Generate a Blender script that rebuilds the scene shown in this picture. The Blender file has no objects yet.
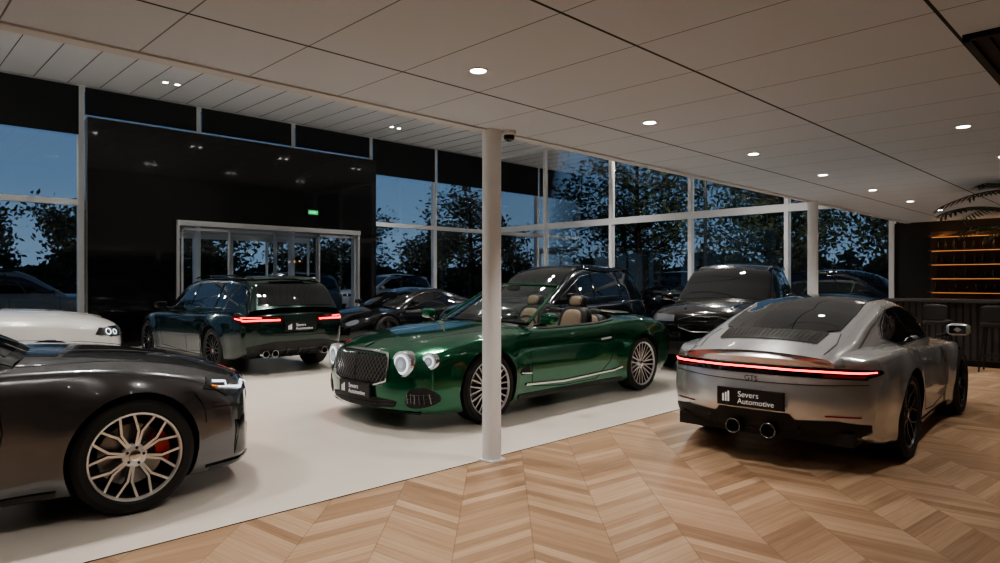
import bpy, bmesh, math, random
import numpy as np
from mathutils import Vector, Matrix
from mathutils.bvhtree import BVHTree
from mathutils.geometry import delaunay_2d_cdt
random.seed(7)
SC=bpy.context.scene
COL=SC.collection
try:
    SC.view_settings.view_transform='AgX'; SC.view_settings.look='AgX - Medium High Contrast'
except Exception: pass
# ------------------------------------------------------------ materials
MC={}
def mat(name,c,rough=.5,metal=0,coat=0,emis=None,es=0,spec=.5,bump=0,bscale=50):
    if name in MC: return MC[name]
    m=bpy.data.materials.new(name); m.use_nodes=True
    nt=m.node_tree; b=nt.nodes['Principled BSDF']
    b.inputs['Base Color'].default_value=(*c,1); b.inputs['Roughness'].default_value=rough
    b.inputs['Metallic'].default_value=metal; b.inputs['Coat Weight'].default_value=coat
    b.inputs['Coat Roughness'].default_value=.03
    b.inputs['Specular IOR Level'].default_value=spec
    if emis:
        b.inputs['Emission Color'].default_value=(*emis,1); b.inputs['Emission Strength'].default_value=es
    if bump:
        n=nt.nodes.new('ShaderNodeTexNoise'); n.inputs['Scale'].default_value=bscale
        bp=nt.nodes.new('ShaderNodeBump'); bp.inputs['Strength'].default_value=bump
        g=nt.nodes.new('ShaderNodeNewGeometry'); nt.links.new(g.outputs['Position'],n.inputs['Vector'])
        nt.links.new(n.outputs['Fac'],bp.inputs['Height']); nt.links.new(bp.outputs['Normal'],b.inputs['Normal'])
    MC[name]=m; return m
def paint(name,c,metal=.5,rough=.32):
    if name in MC: return MC[name]
    m=mat(name,c,rough,metal,1.0)
    nt=m.node_tree; b=nt.nodes['Principled BSDF']
    n=nt.nodes.new('ShaderNodeTexNoise'); n.inputs['Scale'].default_value=900
    r=nt.nodes.new('ShaderNodeMapRange'); r.inputs['To Min'].default_value=rough-.06; r.inputs['To Max'].default_value=rough+.06
    g=nt.nodes.new('ShaderNodeTexCoord'); nt.links.new(g.outputs['Object'],n.inputs['Vector'])
    nt.links.new(n.outputs['Fac'],r.inputs['Value']); nt.links.new(r.outputs['Result'],b.inputs['Roughness'])
    return m
def glassmat(name,tint=(.9,.95,1),ior=1.5,boost=1.0):
    m=bpy.data.materials.new(name); m.use_nodes=True; nt=m.node_tree
    for n in list(nt.nodes): nt.nodes.remove(n)
    o=nt.nodes.new('ShaderNodeOutputMaterial'); mx=nt.nodes.new('ShaderNodeMixShader')
    t=nt.nodes.new('ShaderNodeBsdfTransparent'); g=nt.nodes.new('ShaderNodeBsdfGlossy'); f=nt.nodes.new('ShaderNodeFresnel')
    t.inputs[0].default_value=(*tint,1); g.inputs['Roughness'].default_value=.0; f.inputs[0].default_value=ior
    mu=nt.nodes.new('ShaderNodeMath'); mu.operation='MULTIPLY'; mu.inputs[1].default_value=boost; mu.use_clamp=True
    nt.links.new(f.outputs[0],mu.inputs[0])
    nt.links.new(mu.outputs[0],mx.inputs[0]); nt.links.new(t.outputs[0],mx.inputs[1]); nt.links.new(g.outputs[0],mx.inputs[2])
    nt.links.new(mx.outputs[0],o.inputs[0]); return m
M_black=mat('black_gloss',(.006,.006,.007),.08,0,.5)
M_blackm=mat('black_matte',(.012,.012,.013),.55)
M_well=mat('wheel_well',(.004,.004,.004),.9)
M_cglass=mat('car_glass_dark',(.006,.008,.010),.02,0,1)
M_chrome=mat('chrome',(.75,.76,.78),.12,1)
M_dkchrome=mat('dark_chrome',(.20,.205,.21),.2,1)
M_fin=mat('vent_fin_black',(.03,.03,.032),.3,.5)
M_alu=mat('alloy_silver',(.72,.73,.75),.3,.65,.5)
M_aludk=mat('alloy_dark',(.05,.05,.055),.3,.6)
M_tyre=mat('tyre_rubber',(.012,.012,.012),.65,bump=.15,bscale=120)
M_disc=mat('brake_disc',(.30,.30,.31),.35,1)
M_red=mat('caliper_red',(.65,.01,.01),.35,0,.5)
M_seam=mat('panel_gap',(.003,.003,.003),.8)
M_tail=mat('tail_light_glow',(.3,.0,.0),.3,emis=(1,.05,.05),es=6)
M_taild=mat('tail_lens_dark',(.10,.002,.004),.08,0,1,emis=(1,.02,.02),es=.04)
M_drl=mat('lamp_white',(.8,.85,.9),.2,emis=(.85,.93,1),es=1.2)
M_lens=mat('lamp_lens',(.22,.24,.27),.08,.4,1)
M_lensb=mat('lamp_lens_lit',(.45,.5,.55),.1,.2,1,emis=(.8,.9,1),es=.28)
M_lensc=mat('lamp_lens_inner',(.40,.43,.47),.12,.3,1,emis=(.8,.9,1),es=.18)
M_lensd=mat('lamp_housing',(.03,.033,.038),.08,.2,1)
M_platebk=mat('plate_black',(.012,.012,.013),.35)
M_platew=mat('plate_text',(.8,.8,.8),.4,emis=(1,1,1),es=.15)
M_leatherd=mat('leather_dark',(.02,.022,.022),.5,bump=.1,bscale=200)
M_leatherc=mat('leather_tan',(.33,.25,.18),.5,bump=.1,bscale=200)
M_wind=glassmat('windscreen_glass',(.75,.85,.82),1.5,1.2)

# ------------------------------------------------------------ mesh builder
def empty(name,loc=(0,0,0),rz=0):
    e=bpy.data.objects.new(name,None); COL.objects.link(e); e.location=loc; e.rotation_euler=(0,0,rz); e.empty_display_size=.2; return e
class MB:
    def __init__(s): s.v=[];s.f=[];s.m=[];s.s=[]
    def add(s,vs,fs,m=0,sm=True,M=None):
        o=len(s.v)
        if M is not None: vs=[M@Vector(v) for v in vs]
        s.v+= [tuple(v) for v in vs]
        for i,f in enumerate(fs):
            s.f.append([o+k for k in f]); s.m.append(m if isinstance(m,int) else m[i]); s.s.append(sm)
    def box(s,a,b,m=0,M=None):
        (x0,y0,z0),(x1,y1,z1)=a,b
        vs=[(x0,y0,z0),(x1,y0,z0),(x1,y1,z0),(x0,y1,z0),(x0,y0,z1),(x1,y0,z1),(x1,y1,z1),(x0,y1,z1)]
        s.add(vs,[(0,3,2,1),(4,5,6,7),(0,1,5,4),(1,2,6,5),(2,3,7,6),(3,0,4,7)],m,False,M)
    def lathe(s,prof,m=0,n=56,c=(0,0,0),M=None,sm=True):  # prof (y,r) about Y axis
        vs=[];fs=[];k=len(prof)
        for i in range(n):
            a=2*math.pi*i/n
            for (y,r) in prof: vs.append((c[0]+r*math.cos(a),c[1]+y,c[2]+r*math.sin(a)))
        for i in range(n):
            j=(i+1)%n
            for q in range(k-1): fs.append((i*k+q,i*k+q+1,j*k+q+1,j*k+q))
        s.add(vs,fs,m,sm,M)
    def tube(s,pts,r,n=8,m=0,closed=False,M=None):
        pts=[Vector(p) for p in pts];vs=[];fs=[];K=len(pts)
        for i,p in enumerate(pts):
            if closed: t=pts[(i+1)%K]-pts[i-1]
            else: t=pts[min(i+1,K-1)]-pts[max(i-1,0)]
            t.normalize(); up=Vector((0,0,1)) if abs(t.z)<.9 else Vector((1,0,0))
            a=t.cross(up).normalized(); b=a.cross(t)
            rr=r[i] if hasattr(r,'__len__') else r
            for q in range(n):
                th=2*math.pi*q/n; vs.append(p+a*(rr*math.cos(th))+b*(rr*math.sin(th)))
        for i in range(K if closed else K-1):
            j=(i+1)%K
            for q in range(n): fs.append((i*n+q,i*n+(q+1)%n,j*n+(q+1)%n,j*n+q))
        if not closed: fs+= [tuple(range(n)),tuple(range((K-1)*n,K*n))]
        s.add(vs,fs,m,True,M)
    def sell(s,c,d,p=4,m=0,nu=28,nv=16,M=None):  # super-ellipsoid
        def sg(x,e): return math.copysign(abs(x)**e,x)
        e=2/p;vs=[];fs=[]
        for j in range(nv+1):
            ph=-math.pi/2+math.pi*j/nv
            for i in range(nu):
                th=2*math.pi*i/nu
                vs.append((c[0]+d[0]/2*sg(math.cos(ph),e)*sg(math.cos(th),e),c[1]+d[1]/2*sg(math.cos(ph),e)*sg(math.sin(th),e),c[2]+d[2]/2*sg(math.sin(ph),e)))
        for j in range(nv):
            for i in range(nu): fs.append((j*nu+i,j*nu+(i+1)%nu,(j+1)*nu+(i+1)%nu,(j+1)*nu+i))
        s.add(vs,fs,m,True,M)
    def build(s,name,mats,parent=None,sharp=40):
        me=bpy.data.meshes.new(name); me.from_pydata(s.v,[],s.f)
        for m in mats: me.materials.append(m)
        me.polygons.foreach_set('material_index',s.m); me.polygons.foreach_set('use_smooth',s.s)
        me.update(); me.validate()
        try: me.set_sharp_from_angle(angle=math.radians(sharp))
        except Exception: pass
        o=bpy.data.objects.new(name,me); COL.objects.link(o)
        if parent: o.parent=parent
        return o
def simplebox(name,a,b,m,parent=None):
    q=MB(); q.box(a,b); return q.build(name,[m],parent)

def pch(tab):
    tab=sorted(tab); x=np.array([t[0] for t in tab],float); y=np.array([t[1] for t in tab],float)
    h=np.diff(x); d=np.diff(y)/h; n=len(x); mm=np.zeros(n); mm[0]=d[0]; mm[-1]=d[-1]
    for i in range(1,n-1):
        if d[i-1]*d[i]>0:
            w1=2*h[i]+h[i-1]; w2=h[i]+2*h[i-1]; mm[i]=(w1+w2)/(w1/d[i-1]+w2/d[i])
    def f(v):
        if v<=x[0]: return float(y[0])
        if v>=x[-1]: return float(y[-1])
        i=int(np.searchsorted(x,v))-1; t=(v-x[i])/h[i]
        return float((2*t**3-3*t*t+1)*y[i]+(t**3-2*t*t+t)*h[i]*mm[i]+(-2*t**3+3*t*t)*y[i+1]+(t**3-t*t)*h[i]*mm[i+1])
    return f
def catmull(P,n):
    P=[np.array(p,float) for p in P]; P=[2*P[0]-P[1]]+P+[2*P[-1]-P[-2]]; out=[]
    S=len(P)-3
    for k in range(n):
        u=k/(n-1)*S; i=min(int(u),S-1); t=u-i; a,b,c,d=P[i:i+4]
        out.append(.5*((2*b)+(-a+c)*t+(2*a-5*b+4*c-d)*t*t+(-a+3*b-3*c+d)*t**3))
    return out
def chaikin(p,it=2):
    for _ in range(it):
        q=[]
        for i in range(len(p)):
            a=p[i];b=p[(i+1)%len(p)]
            q+=[(a[0]*.75+b[0]*.25,a[1]*.75+b[1]*.25),(a[0]*.25+b[0]*.75,a[1]*.25+b[1]*.75)]
        p=q
    return p
def circle(cx,cy,r,n=32,ry=None):
    return [(cx+r*math.cos(2*math.pi*i/n),cy+(ry or r)*math.sin(2*math.pi*i/n)) for i in range(n)]
def dens(p,s,closed):
    o=[];n=len(p)
    for i in range(n if closed else n-1):
        a=p[i];b=p[(i+1)%n];L=math.dist(a,b);k=max(1,int(math.ceil(L/s)))
        for j in range(k): o.append((a[0]+(b[0]-a[0])*j/k,a[1]+(b[1]-a[1])*j/k))
    if not closed:o.append(tuple(p[-1]))
    return o
def pip(x,y,p):
    c=False;n=len(p);j=n-1
    for i in range(n):
        if (p[i][1]>y)!=(p[j][1]>y) and x<(p[j][0]-p[i][0])*(y-p[i][1])/(p[j][1]-p[i][1])+p[i][0]: c=not c
        j=i
    return c

DEFSEC=[(0,0),(.80,0),(.925,.02),(.965,.10),(.978,.28),(1.0,.50),(.998,.70),(.985,.86),(.945,1.0),(.87,1.28),(.70,1.62),(.4,1.9),(0,2.0)]
class Car:
    def __init__(s,name,S,loc,rz):
        s.S=S; s.root=empty(name,(loc[0],loc[1],0),rz); s.bv=[];s.bf=[]
        s.body(); 
        if 'r' in S: s.green()
        s.bvh=BVHTree.FromPolygons([Vector(v) for v in s.bv],s.bf)
        s.wheels()
    def xpos(s,X,y,z):
        S=s.S; xf,xr=S['xf'],S['xr'];xm=(xf+xr)/2
        q=min(1.1,abs(y)/S['W'])**2.4
        if X>xm:
            t=((X-xm)/(xf-xm))**4; return X+t*(s.fp(z)-S.get('bf',.28)*q)
        t=((xm-X)/(xm-xr))**4; return X-t*(s.rp(z)-S.get('br',.2)*q)
    def body(s):
        S=s.S; xf,xr=S['xf'],S['xr']; W=pch(S['w']);zb=pch(S['zb']);zs=pch(S['zs']);zt=pch(S['zt'])
        s.fp=pch(S['fp']);s.rp=pch(S['rp']); sec=S.get('sec',DEFSEC); N=96;M=40;rd=S.get('round',.10)
        s.ztf=zt;R=S['R'];ax=S['wb']/2;A=S.get('flare',.02)
        def half(X):
            w,b,sh,t=W(X),zb(X),zs(X),zt(X)
            d=min(X-xr,xf-X)
            if d<rd:
                k=1-math.sqrt(max(0,1-(1-max(d,0)/rd)**2)); w-=k*rd*.7;t-=k*rd*.45;b+=k*rd*.3;sh-=k*rd*.3
            P=[]
            for fy,fz in sec: P.append((fy*w, b+fz*(sh-b) if fz<=1 else sh+(fz-1)*(t-sh)))
            out=[]
            for y,z in catmull(P,M):
                if y>.6*w:
                    for xa in (ax,-ax):
                        dd=math.hypot(X-xa,z-R); g=max(0,min(1,1-(dd-R)/.22)); g=g*g*(3-2*g)
                        y+=A*g*min(1,(y-.6*w)/(.25*w))
                out.append((max(y,0),z))
            return out
        def ring(h): return h+[(-y,z) for (y,z) in reversed(h[1:-1])]
        vs=[];fs=[];L=2*M-2
        for i in range(N+1):
            t=i/N; u=.5*t+.5*(.5-.5*math.cos(math.pi*t)); X=xr+(xf-xr)*u
            for (y,z) in ring(half(X)): vs.append((s.xpos(X,y,z),y,z))
        for i in range(N):
            for k in range(L): fs.append((i*L+k,(i+1)*L+k,(i+1)*L+(k+1)%L,i*L+(k+1)%L))
        for (X,base,fl) in ((xr,0,1),(xf,N*L,0)):
            h=ring(half(X)); zc=sum(z for y,z in (h[0],h[M-1]))/2; prev=list(range(base,base+L));K=16
            for q in range(1,K):
                f=1-q/K; cur=[]
                for (y,z) in h:
                    yy,zz=y*f,zc+(z-zc)*f; cur.append(len(vs)); vs.append((s.xpos(X,yy,zz),yy,zz))
                for k in range(L):
                    a,b,c,d=prev[k],prev[(k+1)%L],cur[(k+1)%L],cur[k]
                    fs.append((a,b,c,d) if fl else (d,c,b,a))
                prev=cur
            c=len(vs); vs.append((s.xpos(X,0,zc),0,zc))
            for k in range(L):
                a,b=prev[k],prev[(k+1)%L]; fs.append((a,b,c) if fl else (c,b,a))
        me=bpy.data.meshes.new('body'); me.from_pydata(vs,[],fs); me.update()
        bm=bmesh.new(); bm.from_mesh(me); bmesh.ops.recalc_face_normals(bm,faces=bm.faces); bm.to_mesh(me); bm.free()
        o=bpy.data.objects.new('body',me); COL.objects.link(o); Ra=S['Ra'];yi=S['W']-.36
        cut=[]
        for xa in (ax,-ax):
            for sd in (1,-1):
                bpy.ops.mesh.primitive_cylinder_add(vertices=72,radius=Ra,depth=.9,location=(xa,sd*(yi+.45),R+.01),rotation=(math.pi/2,0,0))
                cut.append(bpy.context.object)
        tub=S.get('tub')
        if tub:
            q=MB(); q.sell(tub[0],tub[1],tub[2],nu=64,nv=40); cut.append(q.build('tubcut',[]))
        for c in cut:
            md=o.modifiers.new('b','BOOLEAN'); md.operation='DIFFERENCE'; md.solver='EXACT'; md.object=c
        dg=bpy.context.evaluated_depsgraph_get(); nm=bpy.data.meshes.new_from_object(o.evaluated_get(dg))
        o.modifiers.clear(); o.data=nm
        for c in cut: bpy.data.objects.remove(c,do_unlink=True)
        nm.materials.clear()
        for m in (S['paint'],M_well,S.get('inner',M_leatherd),S.get('lower',S['paint'])): nm.materials.append(m)
        for p in nm.polygons:
            c=p.center; mi=0
            for xa in (ax,-ax):
                if math.hypot(c.x-xa,c.z-R-.01)<Ra+.0015 and abs(c.y)>yi-.002 : mi=1
            if tub and mi==0:
                v=sum(abs((c[i]-tub[0][i])/(tub[1][i]/2))**tub[2] for i in range(3))
                if v<1.02: mi=2
            if mi==0 and c.z<S.get('lowz',0): mi=3
            p.material_index=mi; p.use_smooth=True
        nm.set_sharp_from_angle(angle=math.radians(32)); o.parent=s.root
        s.bodyo=o
        s.bv+=[tuple(v.co) for v in nm.vertices]; s.bf+=[tuple(p.vertices) for p in nm.polygons]
    def green(s):
        S=s.S; r=pch(S['r']);wb=pch(S['gw']); bz=S['gb']
        xs=[t[0] for t in S['r']]; xa=max(xs);xb=min(xs); N=70; th=S.get('th',.42); rad=S.get('grad',.10); cf,cr=S.get('cf',.22),S.get('cr',.12);xm=S.get('gxm',(xa+xb)/2)
        vs=[];fs=[];n=0
        for i in range(N+1):
            X=xa+(xb-xa)*i/N; R=r(X);w=wb(X); h=[]
            ra=min(rad,max(.01,R-bz)); zt=R-ra; wt=w-th*(zt-bz)
            for k in range(10): t=k/10; h.append((w+(wt-w)*t+.02*math.sin(math.pi*t),bz+(zt-bz)*t))
            cw=ra*1.5
            for k in range(10): a=math.pi/2*k/10; h.append((wt-cw*(1-math.cos(a)),zt+ra*.85*math.sin(a)))
            y0,z0=wt-cw,zt+ra*.85
            for k in range(9): t=k/8; h.append((y0*(1-t),z0+ra*.15*(1-(1-t)**2)+.02*(1-(1-t)**2)))
            ring=h+[(-y,z) for y,z in reversed(h[:-1])]; n=len(ring)
            wf=max(0,(X-xm)/(xa-xm))**1.0 if X>xm else 0; wr=max(0,(xm-X)/(xm-xb)) if X<xm else 0
            for y,z in ring:
                q=(abs(y)/w)**2; vs.append((X-cf*wf*q+cr*wr*q,y,z))
        for i in range(N):
            for k in range(n-1): fs.append((i*n+k,i*n+k+1,(i+1)*n+k+1,(i+1)*n+k))
        q=MB(); q.add(vs,fs,0); q.build('cabin',[S.get('roofmat',S['paint'])],s.root,60)
        o=len(s.bv); s.bv+=vs; s.bf+=[tuple(o+k for k in f) for f in fs]
    def hit(s,p2,axis,side,off,nrm=False):
        if axis=='y': o=Vector((p2[0],side*3,p2[1]));d=Vector((0,-side,0))
        elif axis=='x': o=Vector((side*4,p2[0],p2[1]));d=Vector((-side,0,0))
        else: o=Vector((p2[0],p2[1],3));d=Vector((0,0,-1))
        loc,nr,ix,ds=s.bvh.ray_cast(o,d)
        if loc is None: return None
        if nr.dot(d)>0: nr=-nr
        if nrm: return loc,nr
        return loc-d*off*.5+nr*off*.5
    def patch(s,name,poly,axis,m,side=1,off=.005,grid=.045,rnd=0,both=False,thick=0):
        if both:
            s.patch(name+'_a',poly,axis,m,side,off,grid,rnd); 
            if axis=='y': s.patch(name+'_b',poly,axis,m,-side,off,grid,rnd)
            else:
                pp=[(-a,b) for a,b in poly] if axis=='x' else [(a,-b) for a,b in poly]
                s.patch(name+'_b',pp[::-1],axis,m,side,off,grid,rnd)
            return
        if rnd: poly=chaikin(poly,rnd)
        P=dens(poly,grid,True)
        ar=sum(P[i][0]*P[(i+1)%len(P)][1]-P[(i+1)%len(P)][0]*P[i][1] for i in range(len(P)))
        if ar<0:P=P[::-1]
        x0=min(p[0] for p in P);x1=max(p[0] for p in P);y0=min(p[1] for p in P);y1=max(p[1] for p in P)
        pts=[Vector(p) for p in P]; x=x0+grid*.5
        while x<x1:
            y=y0+grid*.5
            while y<y1:
                if pip(x,y,P) and min(math.dist((x,y),p) for p in P)>grid*.4: pts.append(Vector((x,y)))
                y+=grid
            x+=grid
        res=delaunay_2d_cdt(pts,[],[list(range(len(P)))],1,1e-6)
        V=[s.hit(v,axis,side,off) for v in res[0]]
        ai={'y':1,'x':0,'z':2}[axis]
        mp={};vs=[];fs=[]
        for f in res[2]:
            if any(V[k] is None for k in f): continue
            cx=sum(res[0][k][0] for k in f)/len(f);cy=sum(res[0][k][1] for k in f)/len(f)
            if not pip(cx,cy,P): continue
            dd=[V[k][ai] for k in f]
            if max(dd)-min(dd)>.22: continue
            g=[]
            for k in f:
                if k not in mp: mp[k]=len(vs);vs.append(V[k])
                g.append(mp[k])
            fs.append(g)
        if not fs: return
        n=Vector((0,0,0))
        for f in fs[:40]:
            n+=(vs[f[1]]-vs[f[0]]).cross(vs[f[2]]-vs[f[0]])
        d={'y':Vector((0,side,0)),'x':Vector((side,0,0)),'z':Vector((0,0,1))}[axis]
        if n.dot(d)<0: fs=[f[::-1] for f in fs]
        q=MB(); q.add(vs,fs,0); return q.build(name,[m],s.root,60)
    def ribbon(s,name,line,w,axis,m,side=1,off=.006,closed=False,rnd=0,both=False,thin=.03):
        if both:
            s.ribbon(name+'_a',line,w,axis,m,side,off,closed,rnd)
            if axis=='y': s.ribbon(name+'_b',line,w,axis,m,-side,off,closed,rnd)
            elif axis=='x': s.ribbon(name+'_b',[(-a,b) for a,b in line],w,axis,m,side,off,closed,rnd)
            else: s.ribbon(name+'_b',[(a,-b) for a,b in line],w,axis,m,side,off,closed,rnd)
            return
        if rnd and closed: line=chaikin(line,rnd)
        elif rnd: line=[tuple(p) for p in catmull(line,len(line)*8)]
        P=dens(line,thin,closed);n=len(P);vs=[];fs=[];ok=[]
        for i,p in enumerate(P):
            a=P[(i-1)%n] if closed or i>0 else p; b=P[(i+1)%n] if closed or i<n-1 else p
            t=Vector((b[0]-a[0],b[1]-a[1])); t.normalize(); nn=Vector((-t.y,t.x))
            for k in (-.5,0,.5):
                h=s.hit((p[0]+nn.x*w*k,p[1]+nn.y*w*k),axis,side,off*(1 if k else 1.3)); ok.append(h is not None); vs.append(h or Vector((0,0,0)))
        for i in range(n if closed else n-1):
            j=(i+1)%n
            for k in range(2):
                f=(3*i+k,3*i+k+1,3*j+k+1,3*j+k)
                if all(ok[q] for q in f) and (vs[f[0]]-vs[f[3]]).length<.15 and (vs[f[0]]-vs[f[1]]).length<.12: fs.append(f)
        if fs:
            q=MB(); q.add(vs,fs,0); q.build(name,[m],s.root,60)
    def round_lamp(s,y,z,r,name='headlight'):
        loc,n=s.hit((y,z),'x',1,0,True); ax=(n*.45+Vector((1,0,0))*.55); ax.z*=.4; ax.normalize()
        T=Matrix.Translation(loc-ax*.004)@ax.to_track_quat('Y','Z').to_matrix().to_4x4(); q=MB()
        q.lathe([(-.09,r+.016),(.006,r+.016),(.016,r+.008),(.010,r)],0,n=36,M=T)
        q.lathe([(.010,r),(.016,r*.84)],1,n=36,M=T)
        q.lathe([(.016,r*.84),(.020,r*.68)],2,n=36,M=T); q.lathe([(.020,r*.68),(.024,r*.34)],4,n=36,M=T); q.lathe([(.024,r*.34),(.027,0)],3,n=36,M=T)
        q.build(name,[M_chrome,M_lensb,M_drl,M_lensb,M_lensc],s.root)
    def wheels(s):
        S=s.S; ax=S['wb']/2;k=0
        for xa in (ax,-ax):
            for sd in (1,-1):
                k+=1; wheel(s.root,'wheel_%d'%k,(xa,sd*(S['W']+S.get('wy',-.005)-S['tw']/2),S['R']),S,sd)

def wheel(root,name,c,S,sd):
    R=S['R'];rr=S['rim'];w=S['tw'];st=S.get('wstyle','v');q=MB();h=w/2
    q.lathe([(-h+.01,rr-.01),(-h,rr+.03),(-h+.012,R-.03),(-h+.035,R-.004),(0,R),(h-.035,R-.004),(h-.014,R-.022),(h-.002,rr+.045),(h-.004,rr+.012),(h-.016,rr-.002)],0)
    q.lathe([(h-.018,rr+.003),(h-.010,rr-.002),(h-.014,rr-.012),(h-.03,rr-.018)],1)
    q.lathe([(h-.03,rr-.018),(h-.06,rr-.03),(-h+.01,rr-.04),(-h+.01,.05)],2)
    q.lathe([(h-.12,.06),(h-.12,.19),(h-.145,.19),(h-.145,.06)],3,n=40)
    vs=[];fs=[];n=9
    for i in range(n):
        a=math.radians(S.get('calang',20)+ 62*i/(n-1)); 
        if sd>0: a=math.pi-a
        for (r,y) in ((.13,h-.075),(.215,h-.075),(.225,h-.16),(.13,h-.16)): vs.append((r*math.cos(a),y,r*math.sin(a)))
    for i in range(n-1):
        for k in range(4): fs.append((4*i+k,4*i+(k+1)%4,4*(i+1)+(k+1)%4,4*(i+1)+k))
    fs+=[(0,1,2,3),(4*n-4,4*n-3,4*n-2,4*n-1)]
    q.add(vs,fs,4)
    def bar(a0,r0,a1,r1,w0,w1,y0,y1,t=.03):
        p0=Vector((r0*math.cos(a0),0,r0*math.sin(a0)));p1=Vector((r1*math.cos(a1),0,r1*math.sin(a1)))
        d=(p1-p0).normalized();nn=Vector((-d.z,0,d.x));vs=[]
        for (p,ww,y) in ((p0,w0,y0),(p1,w1,y1)):
            for (k,dy) in ((-.5,-t),(-.36,0),(.36,0),(.5,-t)): vs.append(p+nn*(ww*k)+Vector((0,y+dy,0)))
        q.add(vs,[(0,1,5,4),(1,2,6,5),(2,3,7,6),(3,0,4,7),(0,3,2,1),(4,5,6,7)],[2,1,2,2,2,2],False)
    yo=h-.022;yi=h-.045;ro=rr-.008
    if st=='v':
        n=S.get('ns',10)
        for i in range(n):
            a=2*math.pi*i/n; da=math.pi/n*.55
            bar(a-.05,.055,a+da,ro,.026,.020,yi,yo); bar(a+.05,.055,a-da,ro,.026,.020,yi,yo)
    elif st=='y':
        n=S.get('ns',7)
        for i in range(n):
            a=2*math.pi*i/n+.2; da=math.pi/n*.62
            bar(a-.12,.05,a-.07,.16,.022,.020,yi,yi+.01); bar(a+.12,.05,a+.07,.16,.022,.020,yi,yi+.01)
            bar(a-.07,.155,a-da,ro,.020,.022,yi+.01,yo); bar(a+.07,.155,a+da,ro,.020,.022,yi+.01,yo)
    else:
        n=S.get('ns',5)
        for i in range(n):
            a=2*math.pi*i/n+.3; da=.13
            bar(a-da,.06,a-da*.9,ro,.045,.035,yi,yo); bar(a+da,.06,a+da*.9,ro,.045,.035,yi,yo)
    q.lathe([(yi-.03,.075),(yi-.004,.072),(yi+.004,.060),(yi+.004,.035)],1,n=32)
    q.lathe([(yi-.01,.035),(yi+.012,.033),(yi+.016,.020),(yi+.016,0)],5,n=24)
    for i in range(5):
        a=2*math.pi*i/5+.5; q.lathe([(yi-.01,.009),(yi+.007,.009),(yi+.007,0)],2,n=8,c=(.05*math.cos(a),0,.05*math.sin(a)))
    o=q.build(name,[M_tyre,S.get('wf',M_alu),S.get('wd',M_aludk),M_disc,S.get('cal',M_aludk),S.get('wcap',M_chrome)],root,35)
    o.location=c; o.rotation_euler=(0,0,(0 if sd>0 else math.pi))

def text(parent,body,size,loc,rot,m,name='lettering'):
    cu=bpy.data.curves.new(name,'FONT'); cu.body=body; cu.size=size; cu.extrude=.001; cu.align_x='CENTER';cu.align_y='CENTER'
    o=bpy.data.objects.new('t',cu); COL.objects.link(o); bpy.context.view_layer.update()
    me=bpy.data.meshes.new_from_object(o.evaluated_get(bpy.context.evaluated_depsgraph_get())); bpy.data.objects.remove(o,do_unlink=True)
    me.materials.clear(); me.materials.append(m)
    n=bpy.data.objects.new(name,me); COL.objects.link(n); n.parent=parent; n.location=loc; n.rotation_euler=rot
def plate(parent,x,z,front,tilt=0,w=.52,h=.13,y=0):
    q=MB(); q.box((-.012,-w/2,-h/2),(.012,w/2,h/2),0)
    q.box((-.013,-w/2-.006,-h/2-.006),(.008,w/2+.006,h/2+.006),1)
    o=q.build('number_plate',[M_platebk,M_blackm],parent); o.location=(x,y,z); o.rotation_euler=(0,(-tilt),0 if front else math.pi)
    for (t,s,dz,dy) in (('Severs',.064,.025,-.008),('Automotive',.060,-.030,.050)):
        text(o,t,s,(.014,dy,dz),(math.pi/2,0,math.pi/2),M_platew)
    q=MB()
    for k in range(3): q.box((.0125,-.22+k*.022,-.04),(.0145,-.206+k*.022,.02+.012*k))
    q.build('plate_emblem',[M_platew],o)
def mirror(root,x,y,z,m,sd):
    q=MB(); q.sell((x-.02,sd*(y+.13),z+.03),(.13,.21,.125),3,0); q.tube([(x+.02,sd*(y-.06),z-.05),(x,sd*(y+.08),z-.01)],.018,m=1)
    q.box((x-.084,sd*(y+.13)-.07,z-.01),(x-.080,sd*(y+.13)+.07,z+.07),2)
    q.build('door_mirror',[m,M_black,M_cglass],root)
def top_arc(x,c,wy,W,n=14,rev=False):
    p=[(x-c*(yy/W)**2,yy) for yy in [wy*(-1+2*i/n) for i in range(n+1)]]
    return p[::-1] if rev else p
def windscreen(car,xb,xh,wyb,wyh,c0,c1,name='windscreen'):
    car.patch(name,top_arc(xb,c0,wyb,.8)+top_arc(xh,c1,wyh,.8,rev=True),'z',M_cglass,grid=.07)

# ------------------------------------------------------------ specs
def gt_spec(p):
    return dict(paint=p,wb=2.86,xf=2.40,xr=-2.50,W=.965,R=.358,Ra=.39,rim=.285,tw=.27,flare=.022,bf=.32,br=.22,
     w=[(-2.5,.83),(-2.2,.905),(-1.45,.965),(-.6,.925),(.3,.925),(1.43,.955),(2.05,.92),(2.40,.84)],
     zb=[(-2.5,.34),(-2.1,.20),(-1.3,.16),(1.4,.15),(2.1,.14),(2.40,.17)],
     zs=[(-2.5,.74),(-2.1,.86),(-1.4,.93),(-.6,.875),(.2,.865),(1.3,.86),(2.05,.77),(2.40,.65)],
     zt=[(-2.5,.86),(-2.2,.97),(-1.6,1.02),(-.9,1.02),(0,1.0),(.8,.99),(1.4,.945),(2.05,.87),(2.40,.78)],
     fp=[(.1,-.12),(.22,-.02),(.5,0),(.7,-.03),(.8,-.09),(.9,-.16)],rp=[(.2,-.12),(.4,-.02),(.7,0),(.9,-.05),(1.0,-.1)])
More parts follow.
